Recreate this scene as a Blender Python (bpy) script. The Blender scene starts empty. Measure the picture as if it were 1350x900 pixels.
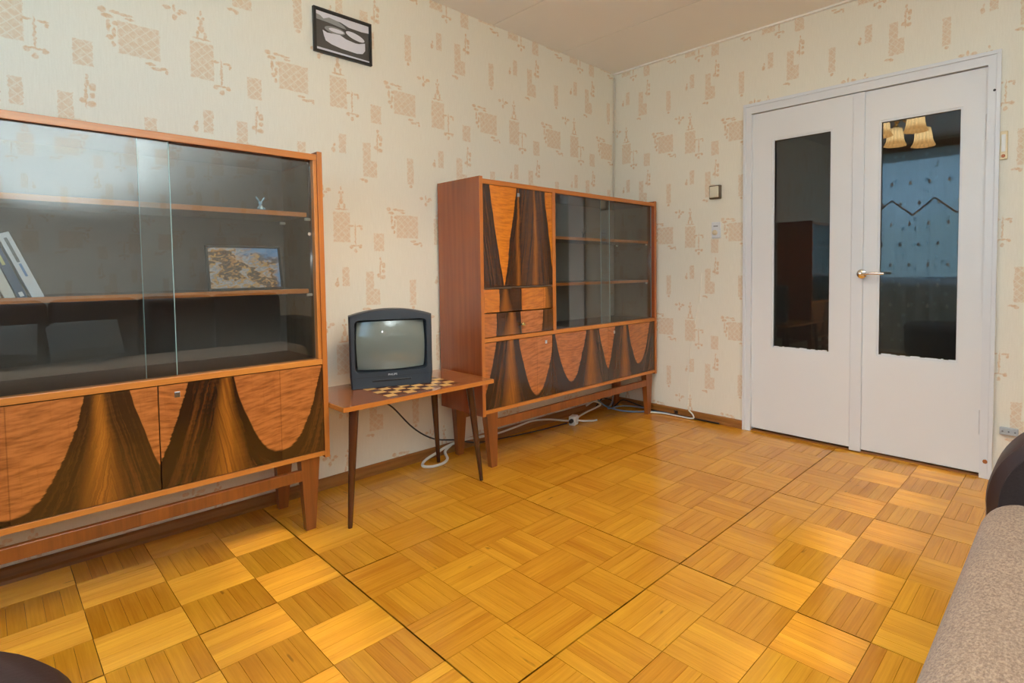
import bpy, bmesh, math, random
from mathutils import Vector, Matrix
random.seed(7)
C = bpy.context.scene.collection
S = bpy.context.scene

# ------------------------------------------------------------------ camera
CAM = Vector((-3.2777, -2.6655, 1.0380))
F_PX, CX, CY = 724.97, 772.12, 385.27
YAW, PITCH, ROLL = map(math.radians, (42.2295, 2.4711, -0.4545))
fwd = Vector((math.cos(YAW)*math.cos(PITCH), math.sin(YAW)*math.cos(PITCH), -math.sin(PITCH)))
rt = Vector((math.sin(YAW), -math.cos(YAW), 0)); up = rt.cross(fwd)
r2 = rt*math.cos(ROLL) + up*math.sin(ROLL); u2 = -rt*math.sin(ROLL) + up*math.cos(ROLL)
cd = bpy.data.cameras.new('camera'); cam = bpy.data.objects.new('camera', cd); C.objects.link(cam)
cd.sensor_fit = 'HORIZONTAL'; cd.sensor_width = 36; cd.lens = F_PX/1350*36
cd.shift_x = -(CX-675)/1350; cd.shift_y = -(450-CY)/1350
cd.clip_start = 0.02
cam.matrix_world = Matrix(((r2.x, u2.x, -fwd.x, CAM.x), (r2.y, u2.y, -fwd.y, CAM.y), (r2.z, u2.z, -fwd.z, CAM.z), (0, 0, 0, 1)))
S.camera = cam

def px(p):
    d = Vector(p)-CAM; z = d.dot(fwd)
    if z < 0.05: return None
    return (CX+F_PX*d.dot(r2)/z, CY-F_PX*d.dot(u2)/z)

# ------------------------------------------------------------------ world, lights, exposure
S.view_settings.view_transform = 'Standard'; S.view_settings.look = 'None'
S.view_settings.gamma = 1; S.view_settings.use_curve_mapping = False
S.view_settings.exposure = 0.22
W = bpy.data.worlds.new('sky'); S.world = W; W.use_nodes = True
wn = W.node_tree.nodes; wl = W.node_tree.links; wn.clear()
wo = wn.new('ShaderNodeOutputWorld'); wb = wn.new('ShaderNodeBackground'); wc = wn.new('ShaderNodeTexCoord')
ws = wn.new('ShaderNodeSeparateXYZ'); wr = wn.new('ShaderNodeValToRGB')
wl.new(wc.outputs['Generated'], ws.inputs[0])
wm = wn.new('ShaderNodeMapRange'); wno = wn.new('ShaderNodeTexNoise'); wl.new(wc.outputs['Generated'], wno.inputs['Vector']); wno.inputs['Scale'].default_value = 7; wno.inputs['Detail'].default_value = 5
wad = wn.new('ShaderNodeMath'); wad.operation = 'MULTIPLY_ADD'; wl.new(wno.outputs['Fac'], wad.inputs[0]); wad.inputs[1].default_value = -0.55; wl.new(ws.outputs['Z'], wad.inputs[2])
wad2 = wn.new('ShaderNodeMath'); wad2.operation = 'ADD'; wl.new(wad.outputs[0], wad2.inputs[0]); wad2.inputs[1].default_value = 0.26
wl.new(wad2.outputs[0], wm.inputs[0]); wm.inputs[1].default_value = -0.4; wm.inputs[2].default_value = 0.6
wl.new(wm.outputs[0], wr.inputs[0])
e = wr.color_ramp.elements
e[0].position = 0; e[0].color = (0.10, 0.16, 0.09, 1); e[1].position = 1; e[1].color = (0.48, 0.74, 1.0, 1)
x = e.new(0.42); x.color = (0.14, 0.24, 0.12, 1); x = e.new(0.5); x.color = (0.40, 0.68, 0.95, 1)
wl.new(wr.outputs[0], wb.inputs[0]); wb.inputs[1].default_value = 2.0
wl.new(wb.outputs[0], wo.inputs[0])

def light(name, kind, loc, power, col, target=None, **kw):
    d = bpy.data.lights.new(name, kind); o = bpy.data.objects.new(name, d); C.objects.link(o)
    o.location = loc; d.energy = power; d.color = col
    if target is not None: o.rotation_euler = (Vector(target)-Vector(loc)).to_track_quat('-Z', 'Y').to_euler()
    for k, v_ in kw.items(): setattr(d, k, v_)
    return o
# the photographer's flash, bounced off the ceiling and wall behind the camera, and its small bare tube
light('bounce_flash', 'SPOT', (-3.30, -2.62, 1.30), 560, (0.70, 0.86, 1.0), (-2.75, -3.1, 2.5), spot_size=math.radians(105), spot_blend=0.9, shadow_soft_size=0.05)
light('bare_flash', 'POINT', (-3.26, -2.66, 1.13), 7, (0.90, 0.96, 1.0), shadow_soft_size=0.02)
# daylight pouring in at the window
light('daylight', 'AREA', (-4.22, -1.5, 1.6), 24, (0.45, 0.74, 1.0), (0, -1.45, 1.2), shape='RECTANGLE', size=2.0, size_y=1.4)

# ------------------------------------------------------------------ node helpers
class V:
    """a scalar socket with arithmetic"""
    def __init__(s, g, sock): s.g, s.k = g, sock
    def _m(s, op, *o):
        n = s.g.n('ShaderNodeMath'); n.operation = op
        for i, q in enumerate((s,)+o):
            if isinstance(q, V): s.g.l(q.k, n.inputs[i])
            else: n.inputs[i].default_value = q
        return V(s.g, n.outputs[0])
    def __add__(s, o): return s._m('ADD', o)
    __radd__ = __add__
    def __sub__(s, o): return s._m('SUBTRACT', o)
    def __rsub__(s, o): return s._m('MULTIPLY_ADD', -1.0, o)
    def __mul__(s, o): return s._m('MULTIPLY', o)
    __rmul__ = __mul__
    def __truediv__(s, o): return s._m('DIVIDE', o)
    def abs(s): return s._m('ABSOLUTE')
    def min(s, o): return s._m('MINIMUM', o)
    def max(s, o): return s._m('MAXIMUM', o)
    def pow(s, o): return s._m('POWER', o)
    def fract(s): return s._m('FRACT')
    def sin(s): return s._m('SINE')
    def step(s, a, b):
        n = s.g.n('ShaderNodeMapRange'); n.interpolation_type = 'SMOOTHSTEP'
        s.g.l(s.k, n.inputs[0]); n.inputs[1].default_value = a; n.inputs[2].default_value = b
        return V(s.g, n.outputs[0])
    def clamp(s): return s.max(0.0).min(1.0)
class G:
    def __init__(s, name):
        s.m = bpy.data.materials.new(name); s.m.use_nodes = True; s.t = s.m.node_tree; s.t.nodes.clear()
        s.out = s.n('ShaderNodeOutputMaterial')
    def n(s, k): return s.t.nodes.new(k)
    def l(s, a, b): s.t.links.new(a, b)
    def set(s, node, key, val):
        if isinstance(val, V): s.l(val.k, node.inputs[key])
        elif hasattr(val, 'is_linked'): s.l(val, node.inputs[key])
        elif isinstance(val, (tuple, list)) and len(val) == 3 and node.inputs[key].type == 'RGBA': node.inputs[key].default_value = (*val, 1)
        else: node.inputs[key].default_value = val
    def pos(s, kind='Object'):
        if kind == 'World': k = s.n('ShaderNodeNewGeometry').outputs['Position']
        else: k = s.n('ShaderNodeTexCoord').outputs[kind]
        sp = s.n('ShaderNodeSeparateXYZ'); s.l(k, sp.inputs[0])
        return [V(s, sp.outputs[i]) for i in range(3)]
    def vec(s, a, b, c=0.0):
        n = s.n('ShaderNodeCombineXYZ')
        for i, q in enumerate((a, b, c)): s.set(n, i, q)
        return n.outputs[0]
    def noise(s, vec, scale=1, detail=3, rough=.5, color=False):
        n = s.n('ShaderNodeTexNoise'); s.l(vec, n.inputs['Vector'])
        n.inputs['Scale'].default_value = scale; n.inputs['Detail'].default_value = detail; n.inputs['Roughness'].default_value = rough
        return n.outputs['Color'] if color else V(s, n.outputs['Fac'])
    def mix(s, f, a, b, mode='MIX'):
        n = s.n('ShaderNodeMix'); n.data_type = 'RGBA'; n.blend_type = mode
        s.set(n, 0, f); s.set(n, 6, a); s.set(n, 7, b)
        return n.outputs[2]
    def bump(s, h, strength=.3, dist=.002):
        n = s.n('ShaderNodeBump'); s.set(n, 'Height', h); n.inputs['Strength'].default_value = strength; n.inputs['Distance'].default_value = dist
        return n.outputs[0]
    def pbr(s, color, rough=.5, **kw):
        p = s.n('ShaderNodeBsdfPrincipled'); s.set(p, 'Base Color', color); s.set(p, 'Roughness', rough)
        for k, v_ in kw.items(): s.set(p, k.replace('_', ' '), v_)
        s.l(p.outputs[0], s.out.inputs[0]); return p

def srgb(r, g, b):
    f = lambda c: (c/255/12.92) if c/255 <= .04045 else ((c/255+.055)/1.055)**2.4
    return (f(r), f(g), f(b))
def plain(name, col, rough=.5, metal=0, grain=.06, scale=60, **kw):
    g = G(name); p = g.pos('World'); nz = g.noise(g.vec(*p), scale, 2)
    c = g.mix((nz-.35)*grain*8, col, tuple(q*(1-grain*2) for q in col))
    g.pbr(c, rough, Metallic=metal, **kw); return g.m

# --- wallpaper: embossed cream ground with tan lattice squares and plant motifs
RECTS = [(0, 0, .040, .072), (-.2, .018, .062, .059), (.187, -.068, .027, .045), (.014, -.24, .017, .046),
         (.135, -.262, .020, .045), (.150, -.345, .036, .040), (-.175, -.330, .018, .068)]
BLOBS = [(0, .086, .030, .004), (-.013, .100, .005, .016), (.013, .100, .005, .016), (0, .125, .010, .014), (0, .150, .006, .016), (-.008, .166, .005, .006), (.008, .168, .005, .006), (0, .188, .004, .010),
         (.066, -.035, .004, .055), (.044, .008, .014, .005), (.088, .008, .014, .005), (.036, -.004, .005, .008), (.097, -.004, .005, .008), (.066, -.088, .022, .004), (.045, -.094, .009, .009), (.090, -.092, .009, .009), (.066, -.113, .008, .010),
         (-.304, .104, .012, .010), (-.290, .085, .016, .008), (-.268, .104, .014, .006), (-.238, .102, .022, .005), (-.226, .090, .014, .005), (-.288, .050, .006, .022), (-.272, .030, .006, .018), (-.284, .010, .010, .009), (-.266, .064, .010, .008), (-.275, -.012, .006, .010),
         (-.168, -.058, .016, .006), (-.150, -.072, .018, .006), (-.126, -.066, .012, .005), (-.118, -.078, .005, .008),
         (-.112, .176, .012, .008), (-.060, .174, .013, .008), (-.087, .145, .008, .011), (-.087, .180, .005, .014), (-.074, .162, .008, .006),
         (.194, -.150, .005, .009), (.196, -.172, .004, .012), (.190, -.215, .004, .045), (.182, -.236, .010, .010), (.210, -.185, .011, .014), (.208, -.215, .008, .010), (.206, -.245, .013, .010),
         (.112, -.402, .018, .006), (.128, -.408, .008, .008), (-.175, -.410, .009, .008), (-.030, -.275, .009, .014), (-.026, -.252, .004, .008)]
def wallpaper(name, axis, sign, u0, z0):
    g = G(name); P = g.pos('World')
    u = P[axis]*sign - u0; z = P[2] - z0
    pu = ((u+.33)*(1/.548)).fract()*.548-.33
    pz = ((z+.42)*(1/.642)).fract()*.642-.42
    wob = g.noise(g.vec(*P), 75, 3)
    p2 = g.vec(pu+(wob-.5)*.016, pz+(wob-.5)*.012)
    def ma(sx, sz, cx, cz):
        n = g.n('ShaderNodeVectorMath'); n.operation = 'MULTIPLY_ADD'; g.l(p2, n.inputs[0])
        n.inputs[1].default_value = (sx, sz, 0); n.inputs[2].default_value = (-cx*sx, -cz*sz, 0); return n.outputs[0]
    rect = None
    for cx, cz, hx, hz in RECTS:
        n = g.n('ShaderNodeVectorMath'); n.operation = 'ABSOLUTE'; g.l(ma(1/hx, 1/hz, cx, cz), n.inputs[0])
        sp = g.n('ShaderNodeSeparateXYZ'); g.l(n.outputs[0], sp.inputs[0])
        d = V(g, sp.outputs[0]).max(V(g, sp.outputs[1])); rect = d if rect is None else rect.min(d)
    blob = None
    for cx, cz, hx, hz in BLOBS:
        n = g.n('ShaderNodeVectorMath'); n.operation = 'LENGTH'; g.l(ma(1/hx, 1/hz, cx, cz), n.inputs[0])
        d = V(g, n.outputs['Value']); blob = d if blob is None else blob.min(d)
    rm = rect.step(1.05, .95); bm_ = blob.step(1.25, .75)
    # lattice lines inside the squares
    k = 1/.036
    a = (((pu+pz)*k).fract()-.5).abs(); b = (((pu-pz)*k).fract()-.5).abs()
    lat = a.min(b).step(.10, .04)
    wear = g.noise(g.vec(*P), 70, 4, .7).step(.30, .62)
    m = (rm*(1-lat*.55)*.56*(.45+wear*.55)).max(bm_*.75*(.35+wear*.65)).clamp()
    strie = g.noise(g.vec(P[axis]*260, P[2]*14), 1, 3)
    fine = g.noise(g.vec(*P), 180, 3)
    base = g.mix((strie*.6+fine*.4-.25).clamp(), srgb(237, 231.5, 218), srgb(218, 210.5, 194))
    col = g.mix(m, base, srgb(214, 172, 126))
    nb = g.bump(strie*.5+fine*.8, .35, .0015)
    g.pbr(col, .75, Normal=nb, **{'Specular_IOR_Level': .25}); return g.m

# --- straight-grained furniture wood (axis = grain direction in local coordinates)
def wood(name, c_light, c_dark, axis=0, rough=.28, fine=1.0, coat=.25):
    g = G(name); P = g.pos('Object')
    sc = [55.0*fine]*3; sc[axis] = 2.2
    n1 = g.noise(g.vec(*[P[i]*sc[i] for i in range(3)]), 1, 5, .6)
    sc2 = [9.0]*3; sc2[axis] = .8
    n2 = g.noise(g.vec(*[P[i]*sc2[i] for i in range(3)]), 1, 2)
    f = ((n1-.5)*1.5+(n2-.5)*1.3+.5).clamp()
    g.pbr(g.mix(f, c_light, c_dark), rough, Coat_Weight=coat, Coat_Roughness=.12, Normal=g.bump(n1, .12, .0006)); return g.m

# --- crotch-figured walnut veneer, laid out panel by panel: u along x, v along z, both in metres from the panel's lower left corner
def veneer(name, w, h, lobes, golds=(), seams=(), lobe_a=srgb(190, 112, 54), lobe_b=srgb(116, 62, 28)):
    g = G(name); P = g.pos('Object'); u, v_ = P[0], P[2]
    fig = g.noise(g.vec(u*14, v_*75+(u*9).sin()*1.5), 1, 3, .6)         # ripple running across the grain
    warp = g.noise(g.vec(u*5, v_*3.2), 1, 3)
    uu = u + (warp-.5)*.035 + (fig-.5)*.007
    top = h - v_
    ed = None
    for c, hw, depth, ex in lobes:
        q = ((uu-c).abs()*(1/hw)).pow(ex)
        d = (1-q)*depth - top - (fig-.5)*.018     # >0 inside the lobe
        ed = d if ed is None else ed.max(d)
    grain = g.noise(g.vec(uu*130, v_*5), 1, 4, .65)
    flow = g.noise(g.vec(ed*34, uu*7, v_*2.5+(sum(map(ord, name)) % 17)*1.7), 1, 4, .65)              # growth rings follow the outline of the flames
    flow2 = g.noise(g.vec(ed*11, uu*3, sum(map(ord, name))*.37), 1, 2)
    broad = g.noise(g.vec(uu*30, v_*1.6), 1, 3, .5)
    far = ed.step(-.03, -.34)
    dark = g.mix(((flow-.5)*2.2+(flow2-.5)*1.2+(grain-.5)*.6-(fig-.5)*.5+far*.22-.03).clamp(), srgb(46, 25, 11), srgb(112, 64, 28))
    gold = None
    for c, s in golds:
        q = (uu-c).abs()/(top*(s*.75/h)+s*.28); gq = q.step(1.0, .0)*(.45+broad*.75)
        gold = gq if gold is None else gold.max(gq)
    col = dark
    if gold is not None: col = g.mix(gold.clamp(), dark, g.mix(flow.step(.3, .7), srgb(182, 110, 34), srgb(120, 66, 20)))
    light_c = g.mix(((fig-.40)*2.6).clamp(), lobe_a, lobe_b)
    light_c = g.mix(((grain-.55)*1.2).clamp(), light_c, srgb(120, 62, 26))
    if ed is not None:
        rim = ed.abs().step(.10, .0)
        col = g.mix(rim*.75, col, srgb(48, 25, 10))
        col = g.mix(ed.step(-.003, .009), col, light_c)
    for s in seams:
        col = g.mix((u-s).step(-.0006, .0006)*.03, col, srgb(225, 150, 70), 'MIX')
        col = g.mix((u-s).abs().step(.0022, .0008)*.35, col, srgb(60, 30, 12))
    g.pbr(col, .22, Coat_Weight=.5, Coat_Roughness=.08, Normal=g.bump(fig*.6+grain*.4, .10, .0008)); return g.m

# --- parquet strip: fibrous wood under varnish; the fibres scatter light anisotropically
def parquet(name, axis):
    g = G(name); P = g.pos('World')
    at = g.n('ShaderNodeAttribute'); at.attribute_name = 'tone'; tone = V(g, at.outputs['Fac'])
    o = 1-axis
    gr = g.noise(g.vec(P[axis]*5, P[o]*150, tone*37), 1, 5, .65)
    br = g.noise(g.vec(P[axis]*2.2, P[o]*22, tone*91), 1, 2)
    blot = g.noise(g.vec(P[0], P[1], tone*13), 7, 3)
    f = ((gr-.5)*1.1+(br-.5)*.7+(tone-.5)*.62+.42+(blot-.5)*.35).clamp()
    col = g.mix(f, srgb(240, 170, 46), srgb(190, 110, 18))
    knot = g.noise(g.vec(P[axis]*9, P[o]*34, tone*55), 1, 2).step(.72, .80)
    col = g.mix(knot*.6, col, srgb(110, 58, 16))
    d = g.n('ShaderNodeBsdfDiffuse'); g.set(d, 0, col)
    a = g.n('ShaderNodeBsdfAnisotropic'); g.set(a, 'Color', g.mix(.5, col, srgb(255, 200, 96))); a.inputs['Roughness'].default_value = .70; a.inputs['Anisotropy'].default_value = .92
    g.set(a, 'Tangent', g.vec(*((1.0, 0.0, 0.0) if axis == 0 else (0.0, 1.0, 0.0))))
    m1 = g.n('ShaderNodeMixShader'); m1.inputs[0].default_value = .27; g.l(d.outputs[0], m1.inputs[1]); g.l(a.outputs[0], m1.inputs[2])
    fr = g.n('ShaderNodeFresnel'); fr.inputs[0].default_value = 1.45
    gl = g.n('ShaderNodeBsdfGlossy'); g.set(gl, 'Roughness', (blot*.14+.10)); g.set(gl, 'Normal', g.bump(blot, .04, .002)); g.set(gl, 0, (1, 1, 1))
    m2 = g.n('ShaderNodeMixShader'); g.l(fr.outputs[0], m2.inputs[0]); g.l(m1.outputs[0], m2.inputs[1]); g.l(gl.outputs[0], m2.inputs[2])
    g.l(m2.outputs[0], g.out.inputs[0]); return g.m

def glass(name, tint, ior=1.5, rough=0.0, refl=(1, 1, 1)):
    g = G(name)
    t = g.n('ShaderNodeBsdfTransparent'); g.set(t, 0, tint)
    gl = g.n('ShaderNodeBsdfGlossy'); g.set(gl, 0, refl); gl.inputs['Roughness'].default_value = rough
    # Schlick's Fresnel, the same on both faces of the thin sheet
    ge = g.n('ShaderNodeNewGeometry'); dt = g.n('ShaderNodeVectorMath'); dt.operation = 'DOT_PRODUCT'
    g.l(ge.outputs['Normal'], dt.inputs[0]); g.l(ge.outputs['Incoming'], dt.inputs[1])
    f0 = ((ior-1)/(ior+1))**2; fr = (1-V(g, dt.outputs['Value']).abs()).max(0.0).pow(5.0)*(1-f0)+f0
    m = g.n('ShaderNodeMixShader'); g.set(m, 0, fr); g.l(t.outputs[0], m.inputs[1]); g.l(gl.outputs[0], m.inputs[2])
    g.l(m.outputs[0], g.out.inputs[0]); return g.m

M = {}
M['paper_left'] = wallpaper('wallpaper_left', 0, 1, -2.639, 1.89)
M['paper_back'] = wallpaper('wallpaper_back', 1, -1, 0.66, 1.89)
M['paper_right'] = wallpaper('wallpaper_right', 0, -1, 0.3, 1.89)
M['paper_front'] = wallpaper('wallpaper_front', 1, 1, 0.2, 1.89)
M['ceiling'] = plain('ceiling_paint', srgb(241, 238, 232), .55, grain=.03, scale=4)
M['gap'] = plain('dark_joint', srgb(58, 36, 16), .9)
M['par_x'] = parquet('parquet_along', 0); M['par_y'] = parquet('parquet_across', 1)
M['skirting'] = wood('skirting_wood', srgb(166, 108, 50), srgb(116, 70, 28), 0, .35)
M['skirting_y'] = wood('skirting_wood_across', srgb(166, 108, 50), srgb(116, 70, 28), 1, .35)
M['white'] = plain('white_door_paint', srgb(226, 226, 228), .35, grain=.015, scale=6)
M['white_edge'] = plain('white_frame_paint', srgb(222, 223, 227), .32, grain=.02, scale=9)
M['chipped'] = plain('bare_wood_chip', srgb(160, 92, 40), .6)
M['door_glass'] = glass('door_glass', (.90, .92, .92), 1.55)
M['cab_glass'] = glass('cabinet_glass', (.83, .85, .86), 1.75)
M['glass_edge'] = plain('ground_glass_edge', srgb(150, 176, 172), .2)
M['lip'] = wood('orange_lipping', srgb(210, 134, 58), srgb(176, 98, 34), 0, .3, 1.4)
M['lip_z'] = wood('orange_lipping_upright', srgb(206, 128, 56), srgb(168, 90, 32), 2, .3, 1.4)
M['side'] = wood('mahogany_side', srgb(168, 84, 42), srgb(128, 60, 28), 2, .22, .8, .5)
M['inner'] = wood('inner_veneer', srgb(126, 100, 78), srgb(96, 74, 56), 0, .5)
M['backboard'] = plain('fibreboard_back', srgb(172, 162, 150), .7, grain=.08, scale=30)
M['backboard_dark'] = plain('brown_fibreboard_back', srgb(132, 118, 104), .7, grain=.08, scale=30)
M['floor_in'] = wood('reflection_dark_floor', srgb(78, 58, 44), srgb(58, 42, 32), 0, .4)  # board wood darkened to imitate the dark reflection low in the glass
M['inner_z'] = wood('inner_side_veneer', srgb(128, 104, 72), srgb(104, 82, 56), 2, .5)
M['leg'] = wood('leg_wood', srgb(158, 88, 34), srgb(104, 54, 20), 2, .3)
M['dark_leg'] = wood('dark_leg_wood', srgb(84, 42, 22), srgb(46, 21, 10), 2, .25)
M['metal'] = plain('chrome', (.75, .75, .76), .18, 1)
M['brass'] = plain('brass', srgb(214, 186, 120), .25, 1)
M['black'] = plain('black_plastic', srgb(24, 24, 26), .4)
M['pin'] = plain('white_shelf_pin', srgb(240, 232, 205), .4)

# ------------------------------------------------------------------ mesh helpers
def box(bm, a, b, mi=0):
    x0, y0, z0 = [min(p, q) for p, q in zip(a, b)]; x1, y1, z1 = [max(p, q) for p, q in zip(a, b)]
    v = [bm.verts.new(p) for p in ((x0, y0, z0), (x1, y0, z0), (x1, y1, z0), (x0, y1, z0), (x0, y0, z1), (x1, y0, z1), (x1, y1, z1), (x0, y1, z1))]
    for f in ((0, 3, 2, 1), (4, 5, 6, 7), (0, 1, 5, 4), (1, 2, 6, 5), (2, 3, 7, 6), (3, 0, 4, 7)):
        bm.faces.new([v[i] for i in f]).material_index = mi
    return v
def B(*boxes, bevel=0.0, seg=2):
    bm = bmesh.new()
    for a, b in boxes: box(bm, a, b)
    if bevel: bmesh.ops.bevel(bm, geom=bm.edges[:], offset=bevel, segments=seg, profile=.5, affect='EDGES')
    return bm
def loft(bm, rings, cap=True):
    rows = [[bm.verts.new(p) for p in r] for r in rings]
    n = len(rows[0])
    for a, b in zip(rows, rows[1:]):
        for i in range(n): bm.faces.new((a[i], a[(i+1) % n], b[(i+1) % n], b[i]))
    if cap: bm.faces.new(rows[0][::-1]); bm.faces.new(rows[-1])
    return bm
def ring(c, r, n=12, ax='z', r2_=None):
    r2_ = r if r2_ is None else r2_; out = []
    for i in range(n):
        a = 2*math.pi*i/n; p, q = r*math.cos(a), r2_*math.sin(a)
        out.append({'z': (c[0]+p, c[1]+q, c[2]), 'x': (c[0], c[1]+p, c[2]+q), 'y': (c[0]+q, c[1], c[2]+p)}[ax])
    return out
def lathe(prof, n=20, c=(0, 0, 0), ax='z', cap=True):
    bm = bmesh.new(); i = 'xyz'.index(ax); rings = []
    for r, h in prof:
        p = list(c); p[i] += h; rings.append(ring(p, max(r, 1e-4), n, ax))
    return loft(bm, rings, cap)
def sq(c, hx, hy): return [(c[0]-hx, c[1]-hy, c[2]), (c[0]+hx, c[1]-hy, c[2]), (c[0]+hx, c[1]+hy, c[2]), (c[0]-hx, c[1]+hy, c[2])]
def smooth_path(pts, n=8):
    pts = [Vector(p) for p in pts]; out = []
    P = [pts[0]*2-pts[1]]+pts+[pts[-1]*2-pts[-2]]
    for i in range(1, len(P)-2):
        for k in range(n):
            t = k/n; a, b, c, d = P[i-1], P[i], P[i+1], P[i+2]
            out.append(.5*((2*b)+(c-a)*t+(2*a-5*b+4*c-d)*t*t+(3*b-a-3*c+d)*t**3))
    out.append(pts[-1]); return out
def tube(pts, r, n=8, smooth=6, bm=None):
    bm = bm or bmesh.new(); P = smooth_path(pts, smooth) if smooth else [Vector(p) for p in pts]
    rings = []; nrm = None
    for i, p in enumerate(P):
        t = (P[min(i+1, len(P)-1)]-P[max(i-1, 0)]).normalized()
        if nrm is None: nrm = t.orthogonal().normalized()
        nrm = (nrm-t*nrm.dot(t)).normalized(); bn = t.cross(nrm)
        rings.append([p+nrm*r*math.cos(2*math.pi*k/n)+bn*r*math.sin(2*math.pi*k/n) for k in range(n)])
    return loft(bm, rings)
def prism(poly, axis, a, b, bm=None):
    """polygon in the two other axes, extruded along axis from a to b"""
    bm = bm or bmesh.new(); i = 'xyz'.index(axis)
    def mk(p, t): q = [p[0], p[1]]; q.insert(i, t); return q
    return loft(bm, [[mk(p, a) for p in poly], [mk(p, b) for p in poly]])
def obj(name, bm, mat, parent=None, loc=(0, 0, 0), rot=(0, 0, 0), smooth=False, label=None):
    bmesh.ops.recalc_face_normals(bm, faces=bm.faces[:])
    me = bpy.data.meshes.new(name); bm.to_mesh(me); bm.free()
    for m in (mat if isinstance(mat, (list, tuple)) else [mat]): me.materials.append(m)
    if smooth:
        for p in me.polygons: p.use_smooth = True
        try: me.set_sharp_from_angle(angle=math.radians(40))
        except Exception: pass
    o = bpy.data.objects.new(name, me); C.objects.link(o); o.location = loc; o.rotation_euler = rot
    if parent: o.parent = parent
    if label: o['label'] = label
    return o
def tag(o, label, cat, group=None):
    o['label'] = label; o['category'] = cat
    if group: o['group'] = group
    return o
def thing(name, label, cat, loc=(0, 0, 0), rotz=0, group=None):
    o = bpy.data.objects.new(name, None); C.objects.link(o); o.location = loc; o.rotation_euler = (0, 0, rotz); o.empty_display_size = .1
    return tag(o, label, cat, group)
def struct(name, bm, mat, label=None, **k):
    o = obj(name, bm, mat, **k); o['kind'] = 'structure'
    if label: o['label'] = label
    return o
def kids_mesh(name, me, parent, loc, rot=(0, 0, 0)):
    o = bpy.data.objects.new(name, me); C.objects.link(o); o.parent = parent; o.location = loc; o.rotation_euler = rot; return o

# ------------------------------------------------------------------ the room
H = 2.5; XW = -4.06; YW = -3.30; T = .12
DL, DR, DZ = -1.0656, -2.3487, 2.0436       # outer edges of the door frame
WY0, WY1, WZ0, WZ1 = -2.75, -.50, .86, 2.33  # window opening
struct('wall_left', B(((XW-T, 0, -.1), (T, T, H+.1))), M['paper_left'], 'papered wall behind the two cabinets')
struct('wall_back', B(((0, DL+.001, -.1), (T, 0, H+.1)), ((0, YW, -.1), (T, DR-.001, H+.1)), ((0, DR-.001, DZ+.001), (T, DL+.001, H+.1))), M['paper_back'], 'papered wall around the white double door')
struct('wall_right', B(((XW-T, YW-T, -.1), (T, YW, H+.1))), M['paper_right'], 'papered wall behind the sofa')
struct('wall_front', B(((XW-T, YW, -.1), (XW, WY0, H+.1)), ((XW-T, WY1, -.1), (XW, 0, H+.1)), ((XW-T, WY0, -.1), (XW, WY1, WZ0)), ((XW-T, WY0, WZ1), (XW, WY1, H+.1))), M['paper_front'], 'window wall seen mirrored in the door glass')
# ceiling slabs with open joints
ceil = struct('ceiling', B(((XW, YW, H+.012), (0, 0, H+.1))), M['gap'], 'beige painted concrete ceiling')
cx = [XW, -2.33, -1.742, -1.154, -.57, 0]
for a, b in zip(cx, cx[1:]):
    obj('ceiling_slab', B(((a+.0026, YW, H), (b-.0026, 0, H+.012))), M['ceiling'], ceil)
struct('trim_2', B(((-.018, YW, H-.010), (0, 0, H))), M['ceiling'], 'narrow painted strip along the ceiling over the door wall')

# floor: parquet of basket-weave tiles in panels of four by four
floor = struct('floor', B(((XW-T, YW-T, -.1), (T+1.6, T, -.009))), M['gap'], 'varnished parquet floor')
TILE = .2056; GX, GY = -1.660, -.8125; NS = 5
cand = []
for ix in range(-12, 9):
    for iy in range(-13, 5):
        along_x = (ix+iy) % 2 == 1
        tx0, tx1 = GX+ix*TILE, GX+(ix+1)*TILE; ty0, ty1 = GY+iy*TILE, GY+(iy+1)*TILE
        e0, e1 = (.0022 if ix % 4 == 0 else .0006), (.0022 if ix % 4 == 3 else .0006)
        f0, f1 = (.0022 if iy % 4 == 0 else .0006), (.0022 if iy % 4 == 3 else .0006)
        x0, x1, y0, y1 = max(tx0+e0, XW), min(tx1-e1, 0), max(ty0+f0, YW), min(ty1-f1, 0)
        if x1-x0 < .01 or y1-y0 < .01: continue
        tile_tone = random.random()
        for k in range(NS):
            if along_x:
                w = (ty1-f1-ty0-f0)/NS; a, b = ty0+f0+k*w+.0004, ty0+f0+(k+1)*w-.0004
                a, b = max(a, YW), min(b, 0)
                if b-a < .006: continue
                q = (x0, x1, a, b, 0)
            else:
                w = (tx1-e1-tx0-e0)/NS; a, b = tx0+e0+k*w+.0004, tx0+e0+(k+1)*w-.0004
                a, b = max(a, XW), min(b, 0)
                if b-a < .006: continue
                q = (a, b, y0, y1, 1)
            tone = min(.999, max(0, .5*tile_tone+.5*random.random()))
            ps = [px((q[i], q[j], 0)) for i, j in ((0, 2), (1, 2), (1, 3), (0, 3))]
            area = 0
            if all(ps):
                c = (sum(p[0] for p in ps)/4, sum(p[1] for p in ps)/4)
                vis = -10 < c[0] < 1300 and c[1] < 905 and not (q[0] < -2.3 and q[2] > -.1)
                if vis and not (c[0] > 1235+ (905-c[1])*.24): area = abs(sum(ps[i][0]*ps[(i+1) % 4][1]-ps[(i+1) % 4][0]*ps[i][1] for i in range(4)))/2
            cand.append((area, q, tone))
cand.sort(key=lambda c: -c[0])
strip_mesh = {}
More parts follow.
